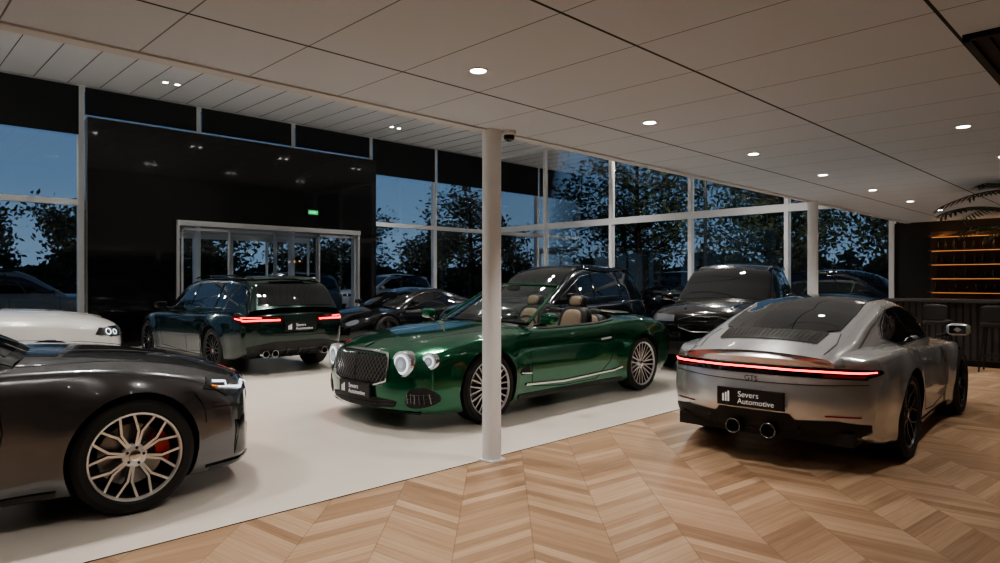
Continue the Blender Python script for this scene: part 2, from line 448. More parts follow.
def sedan_spec(p):
    return dict(paint=p,wb=3.0,xf=2.46,xr=-2.62,W=.965,R=.357,Ra=.388,rim=.272,tw=.28,flare=.03,bf=.36,br=.24,
     w=[(-2.62,.84),(-2.2,.92),(-1.5,.96),(-.6,.93),(.3,.93),(1.5,.96),(2.1,.93),(2.46,.84)],
     zb=[(-2.62,.36),(-2.1,.22),(-1.3,.18),(1.4,.17),(2.1,.15),(2.46,.17)],
     zs=[(-2.62,.84),(-2.1,.93),(-1.4,.93),(-.6,.90),(.2,.90),(1.3,.89),(2.0,.79),(2.46,.64)],
     zt=[(-2.62,.96),(-2.3,1.04),(-1.6,1.04),(-.9,1.02),(0,1.02),(.9,1.02),(1.5,.985),(2.1,.89),(2.46,.78)],
     fp=[(.1,-.1),(.22,0),(.5,0),(.7,-.03),(.8,-.09),(.9,-.16)],rp=[(.2,-.16),(.4,-.04),(.7,0),(.9,-.03),(1.0,-.06)],
     r=[(1.10,.99),(.55,1.27),(.10,1.44),(-.5,1.50),(-1.1,1.46),(-1.7,1.27),(-2.2,1.05)],gw=[(1.10,.80),(0,.86),(-1.2,.84),(-2.2,.72)],gb=.90)
def wagon_spec(p):
    S=sedan_spec(p)
    S.update(zt=[(-2.6,.98),(-2.3,1.05),(-1.6,1.02),(-.9,1.0),(0,1.0),(.9,1.0),(1.5,.96),(2.1,.87),(2.52,.76)],
     zs=[(-2.6,.90),(-2.1,.95),(-1.4,.94),(-.6,.90),(.2,.89),(1.3,.87),(2.0,.77),(2.52,.62)],xr=-2.60,xf=2.52,
     r=[(1.10,.98),(.55,1.26),(.10,1.44),(-.5,1.51),(-1.3,1.515),(-2.0,1.48),(-2.30,1.41),(-2.56,1.02)],gw=[(1.10,.79),(0,.86),(-1.6,.86),(-2.56,.78)],gb=.90,cr=.12,grad=.08,th=.36)
    return S
def suv_spec(p):
    return dict(paint=p,wb=2.97,xf=2.38,xr=-2.46,W=.985,R=.385,Ra=.42,rim=.27,tw=.29,flare=.025,bf=.26,br=.2,
     w=[(-2.46,.86),(-2.1,.94),(-1.4,.98),(-.6,.955),(.3,.955),(1.5,.98),(2.1,.94),(2.38,.85)],
     zb=[(-2.46,.42),(-2.1,.28),(-1.3,.25),(1.4,.25),(2.1,.24),(2.38,.28)],
     zs=[(-2.46,.96),(-2.1,1.04),(-1.4,1.04),(-.6,1.01),(.2,1.0),(1.3,.99),(2.0,.93),(2.38,.82)],
     zt=[(-2.46,1.06),(-2.3,1.12),(-1.6,1.12),(-.9,1.12),(0,1.12),(.9,1.13),(1.5,1.11),(2.1,1.05),(2.38,.96)],
     fp=[(.2,-.12),(.36,0),(.7,0),(.9,-.03),(1.0,-.07)],rp=[(.3,-.12),(.5,-.02),(.8,0),(1.1,-.05)],
     r=[(1.15,1.10),(.62,1.40),(.2,1.64),(-.2,1.74),(-.9,1.775),(-1.7,1.74),(-2.1,1.65),(-2.42,1.08)],gw=[(1.15,.82),(0,.90),(-1.6,.89),(-2.42,.80)],gb=1.02,grad=.08,th=.34,cf=.16)
def coupe_spec(p):
    return dict(paint=p,wb=2.45,xf=2.22,xr=-2.24,W=.920,R=.352,Ra=.375,rim=.272,tw=.30,flare=.028,bf=.38,br=.32,round=.10,
     w=[(-2.24,.79),(-1.95,.875),(-1.3,.92),(-.5,.885),(.4,.86),(1.2,.88),(1.8,.82),(2.22,.66)],
     zb=[(-2.24,.26),(-1.9,.18),(-1.3,.15),(1.2,.13),(1.9,.13),(2.22,.2)],
     zs=[(-2.24,.825),(-1.9,.860),(-1.25,.88),(-.5,.81),(.4,.77),(1.2,.77),(1.8,.66),(2.22,.48)],
     zt=[(-2.24,.885),(-2.05,.93),(-1.7,.95),(-1.1,.95),(0,.92),(1.0,.88),(1.6,.76),(2.22,.56)],
     fp=[(.1,-.1),(.3,0),(.5,0),(.7,-.1)],rp=[(.15,-.14),(.3,-.03),(.5,0),(.66,-.02),(.75,-.04),(.86,-.03),(.95,-.06)],
     r=[(1.02,.88),(.6,1.06),(.15,1.22),(-.25,1.29),(-.7,1.275),(-1.2,1.175),(-1.7,1.03),(-2.0,.94),(-2.2,.87)],
     gw=[(1.02,.68),(.2,.77),(-.6,.77),(-1.3,.73),(-1.8,.69),(-2.2,.60)],gb=.80,th=.46,grad=.12,cf=.24,cr=.0)

# ------------------------------------------------------------ CONVERTIBLE
green=paint('paint_green',(.004,.120,.055),.6,.18)
S=gt_spec(green); S.update(tub=((-.20,0,1.12),(2.1,1.52,1.30),5),inner=M_leatherd,wstyle='v',ns=11,wf=M_alu)
C=Car('convertible_car',S,(6.10,5.86),math.radians(181.2))
r0=C.root
gp=[(-.43,.41),(.43,.41),(.47,.68),(.38,.755),(-.38,.755),(-.47,.68)]
C.patch('grille',gp,'x',M_blackm,1,.004,rnd=1)
C.ribbon('grille_frame',gp,.018,'x',M_chrome,1,.016,closed=True,rnd=1)
gi=[(a*.97,.58+(b-.58)*.95) for a,b in gp]
for i in range(-18,19):
    for sg in (1,-1):
        ln=[];x0=i*.050
        for k in range(14):
            zz=.42+k*.0265; yy=x0+sg*(zz-.58)*.75
            if pip(yy,zz,gi) : ln.append((yy,zz))
        if len(ln)>1: C.ribbon('grille_mesh',ln,.006,'x',M_dkchrome,1,.010)
C.ribbon('grille_centre_bar',[(0,.42),(0,.75)],.012,'x',M_dkchrome,1,.018)
for sd in (1,-1):
    C.round_lamp(sd*.595,.645,.112); C.round_lamp(sd*.808,.672,.068)
C.patch('lower_intake',[(-.50,.20),(.50,.20),(.56,.31),(-.56,.31)],'x',M_blackm,1,.006,rnd=1)
for k in range(3): C.ribbon('intake_slat',[(-.5,.225+.03*k),(.5,.225+.03*k)],.006,'x',M_dkchrome,1,.012)
C.patch('side_intake',[(.62,.22),(.86,.24),(.88,.38),(.80,.44),(.66,.40)],'x',M_blackm,1,.006,rnd=2,both=True)
for k in range(6): C.ribbon('side_intake_mesh',[(.66+.035*k,.27),(.66+.035*k,.37)],.005,'x',M_dkchrome,1,.012,both=True)
for k in range(3): C.ribbon('side_intake_mesh',[(.65,.28+.035*k),(.85,.29+.035*k)],.005,'x',M_dkchrome,1,.012,both=True)
C.ribbon('splitter',[(-.75,.175),(.75,.175)],.02,'x',M_black,1,.02)
xp=C.xpos(2.40,0,.38); plate(r0,xp+.02,.365,True)
C.patch('emblem',circle(0,.80,.03,16,.02),'x',M_chrome,1,.012,.02)
C.ribbon('hood_gap',[(2.05,.42),(1.6,.60),(1.1,.70),(.85,.74)],.006,'z',M_seam,both=True,off=.002,rnd=1)
C.ribbon('hood_crease',[(2.2,0),(1.2,0)],.010,'z',M_dkchrome,off=.004)
C.ribbon('door_gap',[(.78,.88),(.80,.6),(.74,.30),(.2,.25),(-.45,.26),(-.72,.45),(-.80,.70),(-.78,.90)],.007,'y',M_seam,both=True,off=.002)
C.ribbon('sill_chrome',[(.86,.33),(.2,.30),(-.8,.33),(-.96,.36)],.026,'y',M_chrome,both=True,off=.010)
C.ribbon('sill_black',[(.98,.20),(-.98,.20)],.06,'y',M_black,both=True,off=.006)
C.patch('fender_vent',[(.80,.46),(.96,.44),(.98,.50),(.82,.53)],'y',M_blackm,both=True)
C.ribbon('fender_vent_trim',[(.78,.45),(.98,.47)],.018,'y',M_chrome,both=True,off=.012)
C.ribbon('door_handle',[(-.48,.735),(-.70,.745)],.024,'y',M_chrome,both=True,off=.03)
C.ribbon('belt_trim',[(.80,.925),(.2,.93),(-.6,.945),(-1.0,.985)],.014,'y',M_chrome,both=True,off=.008,rnd=1)
C.patch('tail_light',[(.50,.66),(.82,.68),(.82,.78),(.50,.76)],'x',M_taild,-1,.008,rnd=2,both=True)
plate(r0,-2.54,.55,False)
for sd in (1,-1): mirror(r0,.62,.90,1.0,green,sd)
def wsp(u,v):
    y=u*(.73-.16*v); x=.86-.80*v-(.24-.05*v)*u*u; z=.965+.415*v+.025*(1-u*u)
    return Vector((x,y,z))
q=MB();nu,nv=20,8
q.add([wsp(-1+2*i/nu,j/nv) for j in range(nv+1) for i in range(nu+1)],[(j*(nu+1)+i,j*(nu+1)+i+1,(j+1)*(nu+1)+i+1,(j+1)*(nu+1)+i) for j in range(nv) for i in range(nu)])
q.build('windscreen',[M_wind],r0)
q=MB(); q.tube([wsp(-1,k/6) for k in range(7)]+[wsp(-1+2*k/14,1) for k in range(15)]+[wsp(1,1-k/6) for k in range(7)],.020,m=0)
q.tube([wsp(-1+2*k/14,0) for k in range(15)],.018,m=1)
q.sell(wsp(0,.88)+Vector((-.08,0,0)),(.03,.22,.07),3,1); q.build('windscreen_frame',[green,M_black],r0)
q=MB()
for y in (.37,-.37):
    T=Matrix.Translation((-.42,y,.58)); 
    q.sell((.10,0,.0),(.56,.52,.22),4,0,M=T)
    B=T@Matrix.Rotation(math.radians(-16),4,'Y')
    q.sell((-.18,0,.30),(.17,.50,.62),3.4,0,M=B); q.sell((-.12,0,.30),(.10,.34,.50),3.2,1,M=B)
    q.sell((-.18,0,.665),(.12,.27,.19),3,0,M=B); q.sell((-.15,0,.665),(.09,.20,.14),3,1,M=B); q.tube([(-.18,-.05,.5),(-.18,-.05,.62)],.01,m=2,M=B);q.tube([(-.18,.05,.5),(-.18,.05,.62)],.01,m=2,M=B)
for y in (.34,-.34):
    T=Matrix.Translation((-1.08,y,.66))@Matrix.Rotation(math.radians(-14),4,'Y')
    q.sell((0,0,.12),(.16,.46,.46),3.4,0,M=T); q.sell((.05,0,.12),(.08,.32,.40),3,1,M=T); q.sell((0,0,.36),(.09,.24,.12),3,0,M=T)
q.sell((-.3,0,.66),(1.3,.20,.24),4,0)
q.sell((.66,0,.88),(.46,1.42,.22),3.5,0); q.sell((.50,0,.78),(.2,1.36,.16),3.5,1); q.sell((.46,.37,.95),(.10,.34,.09),3,0)
q.build('cabin_interior',[M_leatherd,M_leatherc,M_chrome],r0)
q=MB(); T=Matrix.Translation((.30,.37,.86))@Matrix.Rotation(math.radians(-25),4,'Y')
q.tube([(0,.18*math.cos(a),.18*math.sin(a)) for a in [2*math.pi*k/28 for k in range(28)]],.015,closed=True,M=T)
q.tube([(0,-.17,0),(.02,0,0),(0,.17,0)],.014,M=T); q.tube([(.02,0,0),(0,0,-.17)],.014,M=T); q.sell((.02,0,0),(.05,.12,.10),3,0,M=T); q.tube([(.02,0,0),(.25,0,0)],.03,M=T)
q.build('steering_wheel',[M_leatherd],r0)
C.patch('tonneau_cover',[(-1.28,-.60),(-1.28,.60),(-1.62,.62),(-1.80,.45),(-1.86,0),(-1.80,-.45),(-1.62,-.62)],'z',M_leatherd,off=.02,rnd=1)
C.ribbon('tonneau_edge',[(-1.27,-.62),(-1.27,.62)],.05,'z',M_leatherc,off=.03)
C.ribbon('cockpit_rim',[(.5,.775),(.2,.785),(-.6,.79),(-1.0,.765)],.03,'z',M_leatherd,off=.01,both=True)
C.ribbon('boot_gap',[(-1.92,0),(-1.88,.4),(-1.75,.62),(-2.1,.68),(-2.35,.62)],.006,'z',M_seam,both=True,off=.002,rnd=1)

# ------------------------------------------------------------ SILVER COUPE
silver=paint('paint_silver',(.66,.675,.69),.7,.24)
S=coupe_spec(silver); S.update(wstyle='y',ns=7,wf=M_aludk,wd=M_black)
C=Car('sports_coupe',S,(7.40,2.47),math.radians(2.6)); r0=C.root
C.patch('roof_glass',[(.20,-.42),(.26,0),(.20,.42),(-.3,.47),(-.76,.45),(-.78,0),(-.76,-.45),(-.3,-.47)],'z',M_black,off=.006)
C.patch('rear_window',[(-.76,-.46),(-.74,0),(-.76,.46),(-1.2,.49),(-1.62,.48),(-1.72,.36),(-1.76,0),(-1.72,-.36),(-1.62,-.48),(-1.2,-.49)],'z',M_cglass,off=.009)
C.patch('engine_vent',[(-1.70,-.42),(-1.73,0),(-1.70,.42),(-1.95,.40),(-1.98,0),(-1.95,-.40)],'z',M_blackm,off=.008)
for k in range(-10,11): C.ribbon('vent_fin',[(-1.775,k*.039),(-1.95,k*.037)],.010,'z',M_fin,off=.018)
C.ribbon('engine_lid_gap',[(-1.68,.50),(-1.9,.53),(-2.12,.50)],.006,'z',M_seam,off=.003,both=True)
C.patch('side_window',[(.60,.92),(.25,1.09),(-.05,1.17),(-.4,1.195),(-.72,1.17),(-1.02,1.06),(-1.16,.97),(-.9,.91),(-.3,.905)],'y',M_cglass,both=True,off=.006)
C.ribbon('window_trim',[(.64,.905),(.28,1.08),(-.05,1.178),(-.4,1.205),(-.75,1.18),(-1.08,1.06),(-1.20,.97),(-.9,.90),(-.3,.895)],.012,'y',M_black,both=True,closed=True,off=.010)
C.ribbon('b_pillar',[(-.44,.90),(-.50,1.19)],.04,'y',M_black,both=True,off=.012)
C.patch('light_band',[(-.77,.700),(-.5,.705),(0,.708),(.5,.705),(.77,.700),(.77,.775),(.6,.782),(0,.786),(-.6,.782),(-.77,.775)],'x',M_black,-1,.008)
C.ribbon('light_bar',[(-.77,.752),(-.5,.757),(0,.760),(.5,.757),(.77,.752)],.016,'x',M_tail,-1,.022)
for sd in (1,-1):
    C.ribbon('tail_lamp_lower',[(sd*.50,.724),(sd*.76,.720)],.018,'x',M_taild,-1,.014)
    C.patch('light_band_side',[(-1.84,.745),(-2.04,.700),(-2.04,.775),(-1.86,.770)],'y',M_black,sd,.008)
    C.ribbon('light_bar_side',[(-1.92,.756),(-2.04,.752)],.012,'y',M_tail,sd,.016)
C.ribbon('bumper_gap',[(-.78,.665),(-.4,.650),(0,.645),(.4,.650),(.78,.665)],.006,'x',M_seam,-1,.003)
text(r0,'GTS',.060,(-2.262,0,.672),(math.pi/2,0,-math.pi/2),M_black,'badge')
C.patch('diffuser',[(-.72,.265),(.72,.265),(.79,.31),(.79,.365),(.60,.39),(.32,.375),(.28,.42),(-.28,.42),(-.32,.375),(-.60,.39),(-.79,.365),(-.79,.31)],'x',M_blackm,-1,.007)
for sd in (1,-1):
    C.ribbon('diffuser_fin',[(sd*.34,.27),(sd*.36,.34)],.02,'x',M_black,-1,.03)
    C.ribbon('bumper_reflector',[(sd*.52,.425),(sd*.74,.425)],.010,'x',M_taild,-1,.010)
    q=MB(); q.lathe([(.0,.050),(.003,.056),(.0,.062),(-.12,.062)],0,n=28); q.lathe([(0,.050),(-.09,.046),(-.09,0)],1,n=28)
    o=q.build('exhaust_pipe',[M_dkchrome,M_well],r0); o.rotation_euler=(0,0,math.pi/2); o.location=(-2.285,sd*.14,.28)
q=MB(); q.box((-2.10,-.70,.20),(-1.7,.70,.30)); q.build('under_diffuser',[M_blackm],r0)
plate(r0,-2.285,.515,False)
C.ribbon('door_gap',[(.62,.86),(.66,.6),(.60,.30),(.0,.25),(-.42,.28),(-.62,.5),(-.60,.88)],.007,'y',M_seam,both=True,off=.002)
C.ribbon('door_handle',[(-.28,.735),(-.48,.74)],.022,'y',silver,both=True,off=.02)
C.ribbon('sill',[(.80,.17),(-.80,.19)],.07,'y',M_black,both=True,off=.008)
windscreen(C,.98,.22,.62,.53,.22,.12)
C.patch('headlight',circle(.66,.62,.12,24,.10),'x',M_lens,1,.01,.04,both=True)
for sd in (1,-1): mirror(r0,.55,.84,.93,silver,sd)

# ------------------------------------------------------------ GREY SEDAN (foreground left)
grey=paint('paint_grey',(.13,.135,.145),.75,.22)
def bimmer_front(C,zl=.66,zt=.74,k=1.0):
    C.patch('grille',[(.04,.50),(.36,.50),(.40,.60),(.36,.74),(.06,.74)],'x',M_black,1,.010,rnd=1,both=True)
    C.ribbon('grille_frame',[(.04,.50),(.36,.50),(.40,.60),(.36,.74),(.06,.74)],.016,'x',M_chrome,1,.018,closed=True,rnd=1,both=True)
    C.patch('headlight',[(.46,zl),(.86,zl-.01),(.88,zt+.0),(.70,zt+.03),(.46,zt)],'x',M_lensd,1,.01,both=True)
    C.ribbon('headlight_drl',[(.50,zl+.02),(.62,zl+.055),(.74,zl+.02),(.86,zl+.06)],.012,'x',M_drl,1,.018,both=True)
    C.patch('lower_intake',[(-.5,.2),(.5,.2),(.55,.38),(-.55,.38)],'x',M_blackm,1,.006)
    C.patch('side_intake',[(.6,.22),(.84,.24),(.86,.48),(.68,.42)],'x',M_black,1,.006,both=True)
S=sedan_spec(grey); S.update(wstyle='y',ns=8,wf=mat('alloy_bright',(.80,.79,.77),.3,.6,.5),cal=M_red,calang=140,lower=grey)
S['w']=[(-2.62,.84),(-2.2,.92),(-1.5,.96),(-.6,.93),(.3,.925),(.85,.925),(1.5,.962),(2.1,.93),(2.46,.85)]
C=Car('sedan_car',S,(-.20,5.46),math.radians(0)); r0=C.root
bimmer_front(C)
C.patch('headlight_side',[(1.92,.725),(2.16,.670),(2.30,.645),(2.30,.72),(2.12,.780),(1.98,.79)],'y',M_lensd,both=True,off=.008)
C.ribbon('headlight_side_drl',[(2.00,.757),(2.12,.737),(2.10,.710),(2.24,.685)],.013,'y',M_drl,both=True,off=.014)
C.ribbon('headlight_amber',[(1.98,.735),(2.08,.71)],.008,'y',mat('amber',(.8,.25,.02),.3,emis=(1,.3,.02),es=.5),both=True,off=.014)
C.patch('bumper_duct',[(2.16,.26),(2.26,.24),(2.27,.50),(2.20,.46)],'y',M_black,both=True,off=.006)
C.ribbon('bumper_gap',[(1.86,.70),(1.92,.60),(1.93,.50)],.006,'y',M_seam,both=True,off=.002,rnd=1)
C.ribbon('bumper_crease',[(1.98,.60),(2.12,.585),(2.26,.56)],.008,'y',M_seam,both=True,off=.003)
C.ribbon('splitter',[(1.95,.19),(2.35,.19)],.03,'y',M_black,both=True,off=.02)
C.ribbon('hood_gap',[(2.15,.50),(1.8,.66),(1.3,.745),(.8,.77)],.006,'z',M_seam,both=True,off=.002,rnd=1)
C.ribbon('hood_crease',[(2.1,.34),(1.2,.46),(.9,.48)],.03,'z',grey,both=True,off=.012,rnd=1)
C.ribbon('door_gap',[(.80,.90),(.83,.6),(.78,.30),(.2,.25),(-.35,.25),(-.36,.9)],.007,'y',M_seam,both=True,off=.002)
C.ribbon('sill',[(1.08,.20),(-1.05,.20)],.05,'y',M_black,both=True,off=.012)
C.patch('side_window',[(.70,1.01),(.28,1.18),(-.2,1.33),(-.7,1.37),(-1.2,1.32),(-1.6,1.15),(-1.5,1.02)],'y',M_cglass,both=True)
windscreen(C,1.03,.15,.70,.58,.20,.14)
for sd in (1,-1): mirror(r0,.62,.88,1.02,M_black,sd)

# ------------------------------------------------------------ WAGON
wg=paint('paint_dark_green',(.007,.026,.021),.6,.2)
S=wagon_spec(wg); S.update(wstyle='v',ns=9,wf=M_aludk,wd=M_black,cal=M_red,calang=150)
C=Car('station_wagon',S,(5.10,12.22),math.radians(90.5)); r0=C.root
C.patch('side_window',[(.70,1.01),(.28,1.18),(-.2,1.355),(-.8,1.42),(-1.7,1.415),(-2.15,1.35),(-2.28,1.14),(-2.0,1.03)],'y',M_cglass,both=True)
C.ribbon('window_trim',[(.70,1.0),(.28,1.19),(-.2,1.365),(-.8,1.43),(-1.7,1.425),(-2.16,1.355),(-2.30,1.14),(-2.0,1.02)],.012,'y',M_dkchrome,both=True,closed=True)
for x in (-.35,-1.35): C.ribbon('pillar',[(x,1.01),(x-.05,1.42)],.06,'y',M_black,both=True,off=.012)
C.ribbon('roof_rack_rail',[(0,.60),(-1.0,.63),(-2.0,.60)],.03,'z',M_black,both=True,off=.05,rnd=1)
C.patch('rear_window',[(-.62,1.07),(.62,1.07),(.58,1.36),(.50,1.40),(-.50,1.40),(-.58,1.36)],'x',M_cglass,-1,.008)
C.ribbon('roof_spoiler',[(-.56,1.455),(0,1.465),(.56,1.455)],.04,'x',wg,-1,.09,rnd=1)
windscreen(C,1.03,.15,.68,.56,.20,.14)
C.patch('tail_lamp',[(.30,.815),(.60,.82),(.86,.81),(.88,.86),(.86,.905),(.58,.91),(.30,.88)],'x',M_taild,-1,.008,both=True)
C.ribbon('tail_lamp_led',[(.33,.848),(.62,.848),(.84,.842)],.024,'x',M_tail,-1,.018,both=True)
C.ribbon('tail_lamp_led_upper',[(.60,.885),(.84,.888)],.012,'x',M_tail,-1,.018,both=True)
C.patch('tail_lamp_side',[(-2.12,.88),(-2.38,.81),(-2.38,.905),(-2.2,.92)],'y',M_taild,both=True,off=.01)
C.ribbon('tail_lamp_side_led',[(-2.22,.875),(-2.38,.852)],.018,'y',M_tail,both=True,off=.018)
C.ribbon('tailgate_gap',[(-.74,1.0),(-.72,.75),(-.60,.62),(0,.60),(.60,.62),(.72,.75),(.74,1.0)],.007,'x',M_seam,-1,.003)
C.patch('diffuser',[(-.72,.25),(.72,.25),(.80,.44),(.4,.52),(-.4,.52),(-.80,.44)],'x',M_blackm,-1,.008)
for x_ in (-.2,0,.2): C.ribbon('diffuser_fin',[(x_,.26),(x_,.42)],.02,'x',M_black,-1,.04)
for y in (.42,.57,-.42,-.57):
    q=MB(); q.lathe([(.0,.044),(.0,.054),(-.10,.054)],0,n=24); q.lathe([(0,.044),(-.08,.04),(-.08,0)],1,n=24)
    o=q.build('exhaust_pipe',[M_chrome,M_well],r0); o.rotation_euler=(0,0,math.pi/2); o.location=(-2.60,y,.34)
plate(r0,-2.61,.74,False)
C.ribbon('door_gap',[(.80,.90),(.83,.6),(.78,.30),(-.35,.25),(-.36,.9)],.007,'y',M_seam,both=True,off=.002)
C.ribbon('door_gap_rear',[(-.36,.27),(-1.0,.30),(-1.15,.7),(-1.3,.95)],.007,'y',M_seam,both=True,off=.002)
C.ribbon('sill',[(1.08,.21),(-1.05,.22)],.05,'y',M_black,both=True,off=.012)
for sd in (1,-1): mirror(r0,.62,.88,1.0,wg,sd)

# ------------------------------------------------------------ SUVs and other cars
def suv(name,p,loc,rz,trim=None,lens=None,**kw):
    trim=trim or M_black; lens=lens or M_lensd
    S=suv_spec(p); S.update(wstyle='5',ns=5,wf=M_aludk); S.update(kw)
    C=Car(name,S,loc,rz); r0=C.root
    C.patch('side_window',[(.72,1.14),(.32,1.35),(-.02,1.53),(-.8,1.63),(-1.7,1.60),(-2.04,1.48),(-2.10,1.22),(-1.8,1.16)],'y',M_cglass,both=True)
    C.ribbon('window_trim',[(.72,1.13),(.32,1.36),(-.02,1.54),(-.8,1.64),(-1.7,1.61),(-2.05,1.485),(-2.12,1.21),(-1.8,1.15)],.016,'y',trim,both=True,closed=True)
    for x in (-.35,-1.30): C.ribbon('pillar',[(x,1.14),(x-.04,1.62)],.06,'y',M_black,both=True,off=.012)
    windscreen(C,1.08,.16,.74,.64,.15,.10)
    C.patch('rear_window',[(-.60,1.18),(.60,1.18),(.52,1.52),(-.52,1.52)],'x',M_cglass,-1,.01,rnd=1)
    C.patch('grille',[(-.40,.66),(.40,.66),(.42,.90),(-.42,.90)],'x',M_black,1,.010,rnd=1)
    C.ribbon('grille_frame',[(-.40,.66),(.40,.66),(.42,.90),(-.42,.90)],.014,'x',M_dkchrome,1,.018,closed=True,rnd=1)
    for k in range(3): C.ribbon('grille_slat',[(-.38,.72+.05*k),(.38,.72+.05*k)],.008,'x',M_black,1,.016)
    C.patch('headlight',[(.48,.81),(.86,.81),(.88,.90),(.70,.92),(.48,.91)],'x',lens,1,.01,both=True)
    C.patch('headlight_side',[(1.95,.845),(2.22,.81),(2.22,.89),(2.0,.915)],'y',lens,both=True,off=.01)
    C.patch('lower_intake',[(-.6,.30),(.6,.30),(.7,.50),(-.7,.50)],'x',M_blackm,1,.006)
    C.patch('tail_light',[(.45,.86),(.84,.86),(.84,.96),(.45,.96)],'x',M_taild,-1,.01,both=True)
    C.ribbon('sill',[(1.0,.29),(-1.0,.29)],.10,'y',M_blackm,both=True,off=.012)
    C.ribbon('door_gap',[(.78,1.0),(.80,.6),(.76,.38),(-.35,.36),(-.36,1.0)],.008,'y',M_seam,both=True,off=.002)
    C.ribbon('door_handle',[(-.05,.93),(-.27,.935)],.024,'y',p,both=True,off=.03)
    C.ribbon('hood_crease',[(2.15,.35),(1.3,.50)],.03,'z',p,both=True,off=.012)
    C.ribbon('roof_rail',[(0,.66),(-.9,.69),(-1.8,.66)],.03,'z',M_black,both=True,off=.05,rnd=1)
    for sd in (1,-1): mirror(r0,.66,.92,1.14,p,sd)
    return C
blk=paint('paint_black',(.008,.008,.010),.4,.2)
suv('suv_car',blk,(11.75,5.75),math.radians(196),M_dkchrome,M_lens)
navy=paint('paint_navy',(.012,.016,.022),.5,.2)
suv('suv_car',navy,(10.0,8.75),math.radians(183),M_dkchrome)
wht=paint('paint_white',(.58,.58,.56),.0,.3)
C=suv('suv_car',wht,(.08,9.45),0,None,M_lensd)
C.ribbon('headlight_ring',circle(2.10,.865,.030,20),.010,'y',M_drl,-1,.018,closed=True)
C.ribbon('headlight_ring',circle(2.18,.855,.024,20),.008,'y',M_drl,-1,.018,closed=True)
def coupe(name,p,loc,rz):
    S=coupe_spec(p); S.update(wstyle='5',ns=5,wf=M_aludk); C=Car(name,S,loc,rz); r0=C.root
    C.patch('side_window',[(.60,.92),(.25,1.07),(-.05,1.15),(-.4,1.18),(-.72,1.15),(-1.02,1.06),(-1.12,.97),(-.9,.91),(-.3,.905)],'y',M_cglass,both=True)
    windscreen(C,.98,.22,.62,.53,.22,.12)
    C.patch('rear_window',[(-.78,-.46),(-.73,0),(-.78,.46),(-1.66,.46),(-1.71,0),(-1.66,-.46)],'z',M_cglass,off=.008)
    C.patch('headlight',circle(.60,.57,.10,24,.06),'x',M_lens,1,.01,.04,both=True)
    C.patch('lower_intake',[(-.6,.2),(.6,.2),(.6,.32),(-.6,.32)],'x',M_black,1,.01)
    C.ribbon('light_bar',[(-.75,.75),(0,.76),(.75,.75)],.02,'x',M_taild,-1,.02)
    C.ribbon('door_gap',[(.62,.86),(.66,.6),(.60,.30),(-.42,.28),(-.60,.88)],.007,'y',M_seam,both=True,off=.002)
    for sd in (1,-1): mirror(r0,.55,.84,.93,p,sd)
coupe('coupe_car',blk,(9.5,12.9),math.radians(186))
pg=paint('paint_out_grey',(.28,.30,.32),.4,.3); pw=paint('paint_out_white',(.5,.51,.53),.0,.3)
suv('parked_car',pg,(11.4,23.4),math.radians(176))
suv('parked_car',pw,(17.6,25.5),math.radians(180))
suv('parked_car',pg,(3.2,21.6),math.radians(10))
suv('parked_car',blk,(20.5,11.0),math.radians(255))
suv('parked_car',navy,(20.8,6.3),math.radians(262))

# ------------------------------------------------------------ ROOM
XW,YW,HL,HH,YS=15.8,16.5,2.66,5.65,3.92
X0,Y0=-8.0,-6.0
def nodes_mat(name):
    m=bpy.data.materials.new(name); m.use_nodes=True; return m,m.node_tree,m.node_tree.nodes['Principled BSDF']
class NT:
    def __init__(s,nt): s.nt=nt
    def m(s,op,a,b=None,c=None):
        n=s.nt.nodes.new('ShaderNodeMath'); n.operation=op
        for i,v in enumerate((a,b,c)):
            if v is None: continue
            if isinstance(v,(int,float)): n.inputs[i].default_value=v
            else: s.nt.links.new(v,n.inputs[i])
        return n.outputs[0]
m_wood,nt,B=nodes_mat('wood_chevron'); k=NT(nt)
g=nt.nodes.new('ShaderNodeNewGeometry'); vr=nt.nodes.new('ShaderNodeVectorRotate'); vr.rotation_type='Z_AXIS'; vr.inputs['Angle'].default_value=math.radians(44.66)
nt.links.new(g.outputs['Position'],vr.inputs['Vector']); sp=nt.nodes.new('ShaderNodeSeparateXYZ'); nt.links.new(vr.outputs[0],sp.inputs[0])
a_,b_=sp.outputs[0],sp.outputs[1]; PW=.105; P=.86
u=k.m('DIVIDE',k.m('ADD',a_,.25),P); fr=k.m('FRACT',u); tri=k.m('MULTIPLY',k.m('ABSOLUTE',k.m('SUBTRACT',fr,.5)),P*.80)
v=k.m('ADD',b_,tri); pid=k.m('FLOOR',k.m('DIVIDE',v,PW)); cid=k.m('FLOOR',k.m('MULTIPLY',u,2))
cb=nt.nodes.new('ShaderNodeCombineXYZ'); nt.links.new(pid,cb.inputs[0]); nt.links.new(cid,cb.inputs[1])
wn=nt.nodes.new('ShaderNodeTexWhiteNoise'); nt.links.new(cb.outputs[0],wn.inputs['Vector'])
cg=nt.nodes.new('ShaderNodeCombineXYZ'); nt.links.new(k.m('MULTIPLY',a_,2.2),cg.inputs[0]); nt.links.new(k.m('MULTIPLY',v,26),cg.inputs[1]); nt.links.new(k.m('MULTIPLY',wn.outputs['Value'],50),cg.inputs[2])
no=nt.nodes.new('ShaderNodeTexNoise'); no.inputs['Scale'].default_value=1.3; no.inputs['Detail'].default_value=6; nt.links.new(cg.outputs[0],no.inputs['Vector'])
mixv=k.m('ADD',k.m('MULTIPLY',wn.outputs['Value'],.5),k.m('MULTIPLY',no.outputs['Fac'],.6))
cr=nt.nodes.new('ShaderNodeValToRGB'); nt.links.new(mixv,cr.inputs[0])
cr.color_ramp.elements[0].position=.15; cr.color_ramp.elements[0].color=(.24,.145,.083,1)
